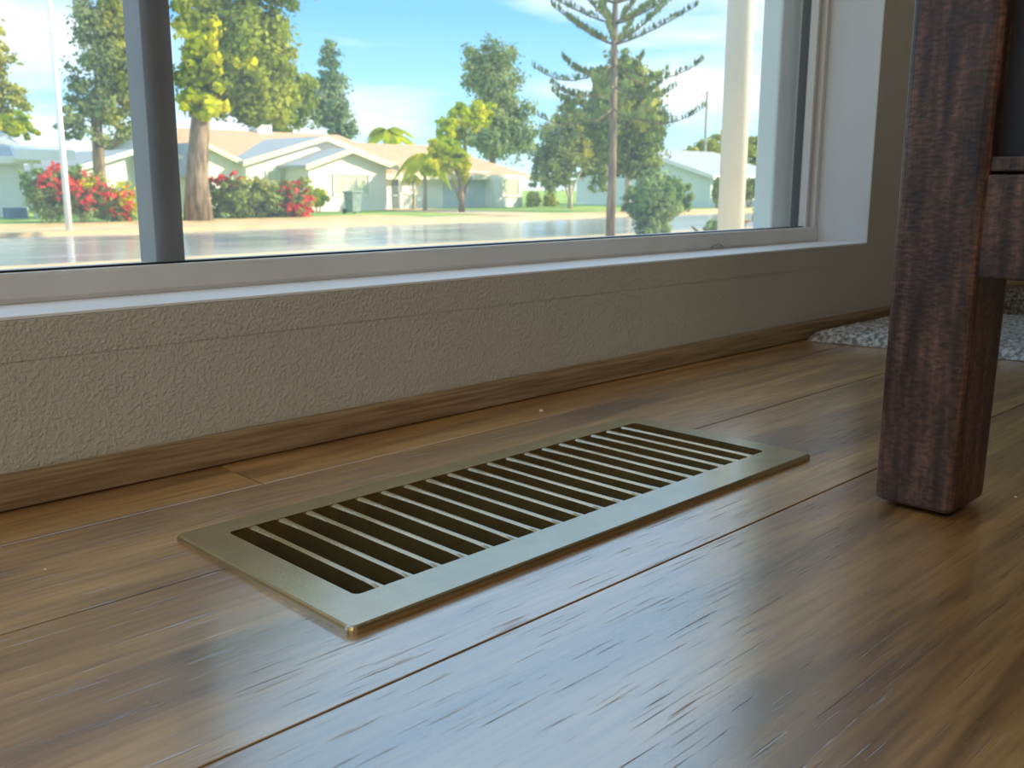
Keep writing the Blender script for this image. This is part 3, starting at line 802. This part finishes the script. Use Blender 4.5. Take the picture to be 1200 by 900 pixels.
# added tree, out of view: blocks sky and browns the left floor's reflection
yt = thing('added_reflection_tree', 'added unseen bronze-leaved tree, blocking the sky mirrored in the left floorboards', 'tree', (-.6, 8.2, yard_z(8.2)))
yc = [((1.3, 8.2, 5.2), (2.9, 1.9, 2.0)), ((-1.2, 8.4, 5.8), (2.4, 1.9, 1.9)), ((2.9, 8.0, 4.7), (1.5, 1.4, 1.2)), ((1.2, 8.6, 7.2), (2.6, 1.8, 1.6))]
C_, N_ = crown_points(yc, 260, 15000, .1, .25)
o = quads_obj('foliage', leaves_geo(C_, N_, .20), LM['bronze'], yt); o.matrix_parent_inverse = Matrix.Translation(-yt.location)
o = tube('trunk', [(-.6, 8.2, yard_z(8.2) - .05), (-.55, 8.2, 1.5), (.2, 8.2, 3.4), (1.2, 8.2, 5.4)], [.17, .13, .10, .05], M['bark'], yt, 10); o.matrix_parent_inverse = Matrix.Translation(-yt.location)
# orange flower
fy = 6.5; c = at(874, 262, fy); s = mpp(874, fy)
fl = thing('orange_flower', 'single orange flower blooming right of the white post foot', 'flower', (c[0], fy, yard_z(fy)))
tube('stem', [(0, 0, -.01), (.01, 0, .1), (0, 0, c[2] - yard_z(fy))], .004, LM['bush'], fl, 6)
for k in range(7):
    a_ = k * 2 * math.pi / 7 + .3; ln = 10 * s
    V = []
    hz = c[2] - yard_z(fy)
    u = Vector((math.cos(a_), math.sin(a_), .55)).normalized(); v_ = Vector((-math.sin(a_), math.cos(a_), 0))
    b0 = Vector((0, 0, hz))
    V = [b0, b0 + u * ln * .5 + v_ * ln * .22 + Vector((0, 0, ln * .08)), b0 + u * ln, b0 + u * ln * .5 - v_ * ln * .22 + Vector((0, 0, ln * .08)), b0 + u * ln * .5 - Vector((0, 0, ln * .04))]
    obj('petal', V, [(0, 1, 4), (1, 2, 4), (2, 3, 4), (3, 0, 4)], M['orange'], fl)

# ---- tall pine with tiers of upswept branches
PY = 17.7; ps = mpp(717, PY); pb = at(717, 200, PY)
pine = thing('norfolk_pine', 'tall thin-trunked pine with open tiers of upswept branches near the road', 'tree', (pb[0], PY, -1.30))
zt_ = 9.5
tube('trunk', [(0, 0, -.05), (.02, 0, 2), (-.02, 0, 5), (0, 0, zt_)], [.14, .11, .09, .03], M['bark'], pine, 10)
eye_z = .165
def pz(py): return at(717, py, PY)[2] + 1.30
for k, py in enumerate((118, 92, 66, 44, 20, -5, -32, -60, -88, -116)):
    z0 = pz(py + 8)
    nb = 6
    for j in range(nb):
        a_ = j * 2 * math.pi / nb + k * .52 + random.uniform(-.15, .15)
        ln = random.uniform(1.7, 2.6) * (1 if k < 5 else max(.3, 1 - (k - 4) * .14))
        droop = .10 * ln if py < 50 else -.22 * ln
        pts = []; n = 7
        for i in range(n):
            t = i / (n - 1)
            r_ = ln * t; zz = z0 + droop * math.sin(t * math.pi * .8) + (.42 if py < 50 else .14) * ln * t * t
            pts.append((math.cos(a_) * r_, math.sin(a_) * r_, zz))
        br = tube('branch', pts, [.030 * (1 - .8 * i / n) for i in range(n)], M['bark'], pine, 5)
        # short upright needle sprays along the branch
        Cn = []; Nn = []
        for q in range(130):
            t = random.uniform(.15, 1); i = min(n - 2, int(t * (n - 1))); f = t * (n - 1) - i
            p_ = Vector(pts[i]).lerp(Vector(pts[i + 1]), f)
            base = p_ + Vector((random.uniform(-.05, .05), random.uniform(-.05, .05), 0))
            hh = random.uniform(.05, .22)
            Cn.append(base + Vector((0, 0, hh * .5))); Nn.append((math.cos(a_ + random.uniform(-1, 1)), math.sin(a_ + random.uniform(-1, 1)), .1))
        Cn = np.array([tuple(c_) for c_ in Cn]); Nn = np.array(Nn)
        V = []
        for c_, n__ in zip(Cn, Nn):
            up = Vector((random.uniform(-.5, .5), random.uniform(-.5, .5), 1)).normalized(); sd_ = up.cross(Vector(n__)).normalized()
            h_ = random.uniform(.12, .28); w__ = .032
            c_ = Vector(c_)
            V += [c_ - up * h_ * .5, c_ + sd_ * w__, c_ + up * h_ * .5, c_ - sd_ * w__]
        quads_obj('foliage', np.array([tuple(v) for v in V]), LM['dark'], br)

# ---- palms
def palm(name, label, px, Y, top_py, trunk_w, nf, fl_px, lm, z=GZ, droop=.9):
    s = mpp(px, Y); c = at(px, top_py, Y)
    root = thing(name, label, 'palm', (c[0], Y, z))
    H = c[2] - z
    tube('trunk', [(0, 0, -.05), (.05, 0, H * .5), (0, 0, H)], [trunk_w * s * .6, trunk_w * s * .45, trunk_w * s * .4], M['palebark'], root, 8)
    for k in range(nf):
        a_ = k * 2.399 + random.uniform(-.2, .2); el = random.uniform(.2, 1.2); ln = fl_px * s * random.uniform(.8, 1.15)
        pts = []; n = 9
        for i in range(n):
            t = i / (n - 1)
            r_ = ln * (math.cos(el) * t + .15 * t * t); zz = H + ln * (math.sin(el) * t - droop * t * t)
            pts.append(Vector((math.cos(a_) * r_, math.sin(a_) * r_, zz)))
        V, F = tube_geo(pts, [.02 * (1 - .7 * i / n) for i in range(n)], 4)
        side = Vector((-math.sin(a_), math.cos(a_), 0))
        for i in range(1, n):
            for q in range(4):
                p_ = pts[i - 1].lerp(pts[i], q / 4); t = (i - 1 + q / 4) / (n - 1)
                L_ = ln * .26 * (math.sin(math.pi * min(1, t * .9 + .1)) + .2)
                tdir = (pts[i] - pts[i - 1]).normalized()
                for sg in (-1, 1):
                    tip = p_ + (side * sg * .8 + tdir * .5 + Vector((0, 0, -.35))) * L_
                    b0 = len(V); ww = tdir * .085 * (s / .05)
                    V += [p_ - ww, p_ + ww, tip]
                    F.append((b0, b0 + 1, b0 + 2))
        obj('frond', V, F, LM[lm], root)
    return root
palm('palm_tree', 'low palm with yellow fronds behind the cream house roof', 455, 62, 156, 5, 30, 34, 'yellow')
palm('palm_tree', 'bright yellow-green palm before the cream house, left of a forked tree', 497, 40.6, 186, 5, 40, 36, 'yellow', droop=1.2)
palm('palm_tree', 'small green palm beside the dark entry of the cream house', 484, 42.6, 208, 4, 20, 13, 'olive', droop=1.1)
tree('umbrella_tree', 'bright yellow umbrella-shaped tree with dark forked trunk before the cream house', 'tree', 541, 37,
     [(528, 183, 22, 17), (540, 195, 12, 14), (512, 182, 14, 12), (545, 208, 5, 9), (505, 196, 16, 14), (522, 172, 22, 10)], 'yellow', 4200, 110, 5, trunk=6, forks=((529, 205), (553, 207)))

# ---- houses
def X(px, Y, py=213): return at(px, py, Y)[0]
def Zp(px, py, Y): return at(px, py, Y)[2]
def slope_slab(name, a, b_, c_, d_, th, m, parent):
    """roof slab from four top corners"""
    V = [Vector(p_) for p_ in (a, b_, c_, d_)]; V += [p_ - Vector((0, 0, th)) for p_ in V]
    return obj(name, V, [(0, 1, 2, 3), (7, 6, 5, 4), (0, 4, 5, 1), (1, 5, 6, 2), (2, 6, 7, 3), (3, 7, 4, 0)], m, parent)
def gable_front(parent, x0, x1, y0, y1, z0, ze, xp, zp, wall_m, roof_m, over=.45, fascia_m=None):
    """block whose gable faces the street (ridge along Y)"""
    V = [(x0, y0, z0), (x1, y0, z0), (x1, y0, ze), (xp, y0, zp), (x0, y0, ze)]
    V += [(a, y1, c_) for a, _, c_ in V]
    obj('wall', V, [(0, 1, 2, 3, 4), (9, 8, 7, 6, 5), (0, 5, 6, 1), (1, 6, 7, 2), (4, 9, 5, 0), (2, 7, 8, 3), (3, 8, 9, 4)], wall_m, parent)
    for sx, xe in ((-1, x0), (1, x1)):
        k = (zp - ze) / abs(xp - xe); xo = xe + sx * over; zo = ze - k * over
        t = .14
        slope_slab('roof', (xp, y0 - over, zp + t), (xp, y1, zp + t), (xo, y1, zo + t), (xo, y0 - over, zo + t), t, roof_m, parent)
        if fascia_m:
            slope_slab('fascia', (xp, y0 - over - .05, zp + t + .02), (xp, y0 - over, zp + t + .02), (xo, y0 - over, zo + t + .02), (xo, y0 - over - .05, zo + t + .02), .26, fascia_m, parent)
def gable_side(parent, x0, x1, y0, y1, z0, ze, zp, wall_m, roof_m, over=.45, fascia_m=None, hip=0, yr=None):
    """block with its ridge along the street (X)"""
    ym = yr or (y0 + y1) / 2
    V = [(x0, y0, z0), (x0, y1, z0), (x0, y1, ze), (x0, ym, zp), (x0, y0, ze)]
    if hip: V += [(x1, y0, z0), (x1, y1, z0), (x1, y1, ze), (x1 - hip, ym, zp), (x1, y0, ze)]
    else: V += [(x1, b_, c_) for _, b_, c_ in V]
    obj('wall', V, [(4, 3, 2, 1, 0), (5, 6, 7, 8, 9), (0, 5, 9, 4), (0, 1, 6, 5), (1, 2, 7, 6), (4, 9, 8, 3), (3, 8, 7, 2)], wall_m, parent)
    t = .14
    k = (zp - ze) / (ym - y0)
    xl = x0 - over; xr = x1 + over if not hip else x1 - hip
    xe = x1 + over
    slope_slab('roof', (xl, y0 - over, ze - k * over + t), (xe, y0 - over, ze - k * over + t), (xr, ym, zp + t), (xl, ym, zp + t), t, roof_m, parent)
    k2 = (zp - ze) / (y1 - ym)
    slope_slab('roof', (xl, ym, zp + t), (xr, ym, zp + t), (xe, y1 + over, ze - k2 * over + t), (xl, y1 + over, ze - k2 * over + t), t, roof_m, parent)
    if hip:
        slope_slab('roof', (xe, y0 - over, ze - k * over + t), (xe, y1 + over, ze - k2 * over + t), (xr, ym, zp + t), (xr, ym - .01, zp + t), t, roof_m, parent)
    if fascia_m:
        box('fascia', xl, xe, y0 - over - .05, y0 - over, ze - k * over - .12, ze - k * over + t + .03, fascia_m, parent)
        slope_slab('fascia', (xl - .05, y0 - over, ze - k * over + t + .02), (xl, y0 - over, ze - k * over + t + .02), (xl, ym, zp + t + .02), (xl - .05, ym, zp + t + .02), .24, fascia_m, parent)
def house_window(parent, x0, x1, z0, z1, Y, n=3, m='curtain'):
    fr = bmesh.new(); t = .07
    for (a, b_, c_, d_) in ((x0 - t, x1 + t, z0 - t, z0), (x0 - t, x1 + t, z1, z1 + t), (x0 - t, x0, z0, z1), (x1, x1 + t, z0, z1)):
        box_bm(fr, a, b_, Y - .08, Y + .02, c_, d_)
    for k in range(1, n):
        xx = x0 + (x1 - x0) * k / n; box_bm(fr, xx - .03, xx + .03, Y - .06, Y + .02, z0, z1)
    f = bobj('window', fr, M['whitepaint'], parent)
    for k in range(n):
        box('pane', x0 + (x1 - x0) * k / n + .03, x0 + (x1 - x0) * (k + 1) / n - .03, Y - .03, Y + .01, z0, z1, M[m], f)
    return f

# cream house with two street gables
hc = thing('house', 'cream single-storey house with two pale street gables and tan-grey roof', 'house', (33, 46, GZ))
Y1 = 44.5
gx0, gx1 = X(283, Y1), X(452, Y1)
gable_front(hc, gx0 + .3, gx1, Y1, 52, GZ, Zp(300, 190, Y1), X(379, Y1), Zp(379, 163, Y1), M['stucco'], M['greyroof'], .4, M['fascia'])
Y2 = 42.3
sx0, sx1 = X(362, Y2), X(453, Y2)
gable_front(hc, sx0, sx1, Y2, 48, GZ, Zp(440, 195, Y2), X(408, Y2), Zp(408, 177, Y2), M['stucco'], M['greyroof'], .45, M['fascia'])
house_window(hc, X(391, Y2), X(431, Y2), Zp(410, 228, Y2), Zp(410, 205, Y2), Y2, 3)
house_window(hc, X(313, Y1), X(340, Y1), Zp(325, 214, Y1), Zp(325, 200, Y1), Y1, 2)
# main body, ridge along the street
my0 = 46.5
gable_side(hc, X(222, my0), X(455, my0), my0, 57, GZ, 1.35, Zp(260, 155, 52), M['stucco'], M['tanroof'], .5, M['fascia'], yr=52)
# left entry wing roof
gable_front(hc, X(225, 45), X(284, 45), 45, 50, GZ, Zp(250, 193, 45), X(238, 45), Zp(238, 170, 45), M['stucco'], M['greyroof'], .4, M['fascia'])
# right wing with hipped end
Y3 = 44.6
rx0, rx1 = X(452, Y3), X(612, Y3)
gable_side(hc, rx0, rx1, Y3, 54, GZ, Zp(600, 205, Y3), Zp(500, 173, 49), M['stucco'], M['tanroof'], .5, M['fascia'], hip=3.2, yr=49)
box('door', X(459, Y3), X(467, Y3), Y3 - .04, Y3 + .02, GZ, GZ + 2.05, M['houseglass'], hc)
box('porch_post', X(469, 43.2), X(471, 43.2), 43.2, 43.35, GZ, Zp(470, 198, 43.2), M['whitepaint'], hc)
box('porch_rail', X(452, 43.2), X(469, 43.2), 43.22, 43.3, Zp(460, 230, 43.2), Zp(460, 228, 43.2), M['whitepaint'], hc)
box('garage_door', X(519, Y3), X(573, Y3), Y3 - .05, Y3 + .02, GZ, GZ + 2.15, M['garage'], hc)
bx0, bx1 = X(581, 43.6), X(612, 43.6)
box('bay', bx0, bx1, 43.6, Y3 + .01, GZ, Zp(600, 205, 43.6), M['stucco'], hc)
house_window(hc, X(588, 43.6), X(607, 43.6), Zp(600, 229, 43.6), Zp(600, 210, 43.6), 43.6, 2)
box('chimney', X(300, 52), X(316, 52), 51.5, 52.5, 1.5, Zp(308, 147, 52), M['whitepaint'], hc)
adopt(hc)
# white house at far left
hl = thing('house', 'white house with grey-brown roof and porch post at far left', 'house', (10, 45, GZ))
Yl = 44
gable_side(hl, X(-160, Yl), X(30, Yl), Yl, 54, GZ, Zp(0, 184, Yl), Zp(0, 150, 49), M['whitepaint'], M['greyroof'], .5, M['whitepaint'], yr=49)
slope_slab('porch_cover', (X(20, 42), 41.6, Zp(50, 176, 42)), (X(86, 42), 41.6, Zp(50, 176, 42)), (X(86, 46), 47, Zp(50, 170, 46)), (X(20, 46), 47, Zp(50, 170, 46)), .4, M['whitepaint'], hl)
box('porch_post', X(38, 42), X(41.5, 42), 42, 42.15, GZ, Zp(40, 185, 42), M['whitepaint'], hl)
box('planter', X(6, 41.5), X(29, 41.5), 41.5, 42.1, GZ, GZ + .42, M['navy'], hl)
adopt(hl)
hg = thing('house', 'white gabled garage house behind the red-flowered bush', 'house', (20, 50, GZ))
gable_front(hg, X(84, 48), X(160, 48), 48, 56, GZ, Zp(100, 200, 48), X(158, 48), Zp(158, 178, 48), M['whitepaint'], M['greyroof'], .4, M['whitepaint'])
adopt(hg)
# pale blue house on the right
hb = thing('house', 'pale blue house with grey roof, left and right of the white post', 'house', (55, 38, GZ))
Yb = 35
bx = X(833, Yb)
zpk = Zp(783, 179, 40.5)
gable_side(hb, bx, X(912, Yb), Yb, 46, GZ, Zp(836, 206, Yb), Zp(800, 179, 40.5), M['bluestucco'], M['greyroof'], .4, M['whitepaint'], yr=40.5)
house_window(hb, X(889, Yb), X(899, Yb), GZ + .9, GZ + 1.9, Yb, 2, 'houseglass')
gable_side(hb, X(910, 36.5), X(990, 36.5), 36.5, 44, GZ, Zp(920, 212, 36.5), Zp(905, 199, 40), M['bluestucco'], M['whitepaint'], .4, M['whitepaint'], yr=40)
box('porch_post', X(897, 33.6), X(899, 33.6), 33.6, 33.75, GZ, Zp(898, 207, 33.6), M['whitepaint'], hb)
box('porch_post', X(905, 33.6), X(907, 33.6), 33.6, 33.75, GZ, Zp(906, 207, 33.6), M['whitepaint'], hb)
adopt(hb)
tag(box('brick_wall', X(914, 33), X(960, 33), 33, 33.3, GZ, Zp(920, 212, 33), M['brick']), 'low red brick wall right of the pale blue house', 'wall')

# ---- wheeled bin
by = 38.5; s = mpp(413, by); x_ = X(413, by)
bn = thing('wheelie_bin', 'grey-green wheeled bin on the grass before the cream gable', 'bin', (x_, by, GZ))
bm = bmesh.new(); bmesh.ops.create_cube(bm, size=1)
for v in bm.verts:
    k = 1 if v.co.z > 0 else .78
    v.co = Vector((v.co.x * .62 * k, v.co.y * .7 * k, .08 + (v.co.z + .5) * .9))
bmesh.ops.bevel(bm, geom=list(bm.edges), offset=.03, segments=2, affect='EDGES')
bobj('body', bm, M['bin'], bn)
box('lid', -.35, .35, -.4, .38, .98, 1.05, M['bin'], bn, .02)
for sx in (-.3, .3):
    bm = bmesh.new(); bmesh.ops.create_cone(bm, cap_ends=True, segments=16, radius1=.12, radius2=.12, depth=.06, matrix=Matrix.Translation((sx, .3, .12)) @ Matrix.Rotation(math.pi / 2, 4, 'Y'))
    bobj('wheel', bm, M['gasket'], bn)

# ---- street lamp
ly = 31.0
s0 = at(80, 256, ly); zt_l = at(48, 38, ly)[2]
sl = thing('street_lamp', 'white street lamp pole with curved arm at far left', 'street lamp', (s0[0], ly, -1.29))
Hh = zt_l + 1.29 + 2.0
tube('pole', [(0, 0, -.05), (0, 0, 3), (0, 0, Hh)], [.10, .085, .06], M['polepaint'], sl, 12)
arm_w = at(0, 12, ly)
dx = arm_w[0] - s0[0]
za = at(48, 38, ly)[2] + 1.29
zb = arm_w[2] + 1.29
tube('arm', [(0, 0, za), (dx * .3, 0, za + (zb - za) * .55), (dx * .7, 0, za + (zb - za) * .9), (dx, 0, zb), (dx * 1.35, 0, zb + .05)], [.045, .04, .035, .03, .03], M['polepaint'], sl, 8)
box('lamp_head', dx * 1.35 - .5, dx * 1.35 + .15, -.14, .14, zb - .06, zb + .12, M['polepaint'], sl, .03)
# ---- utility pole
uy = 62; c = at(829, 107, uy)
up = thing('utility_pole', 'distant wooden utility pole with one crossarm left of the white post', 'utility pole', (c[0], uy, GZ))
tube('pole', [(0, 0, -.05), (0, 0, c[2] - GZ)], [.17, .13], M['woodpole'], up, 8)
box('crossarm', -1.0, 1.0, -.06, .06, c[2] - GZ - .45, c[2] - GZ - .3, M['woodpole'], up)
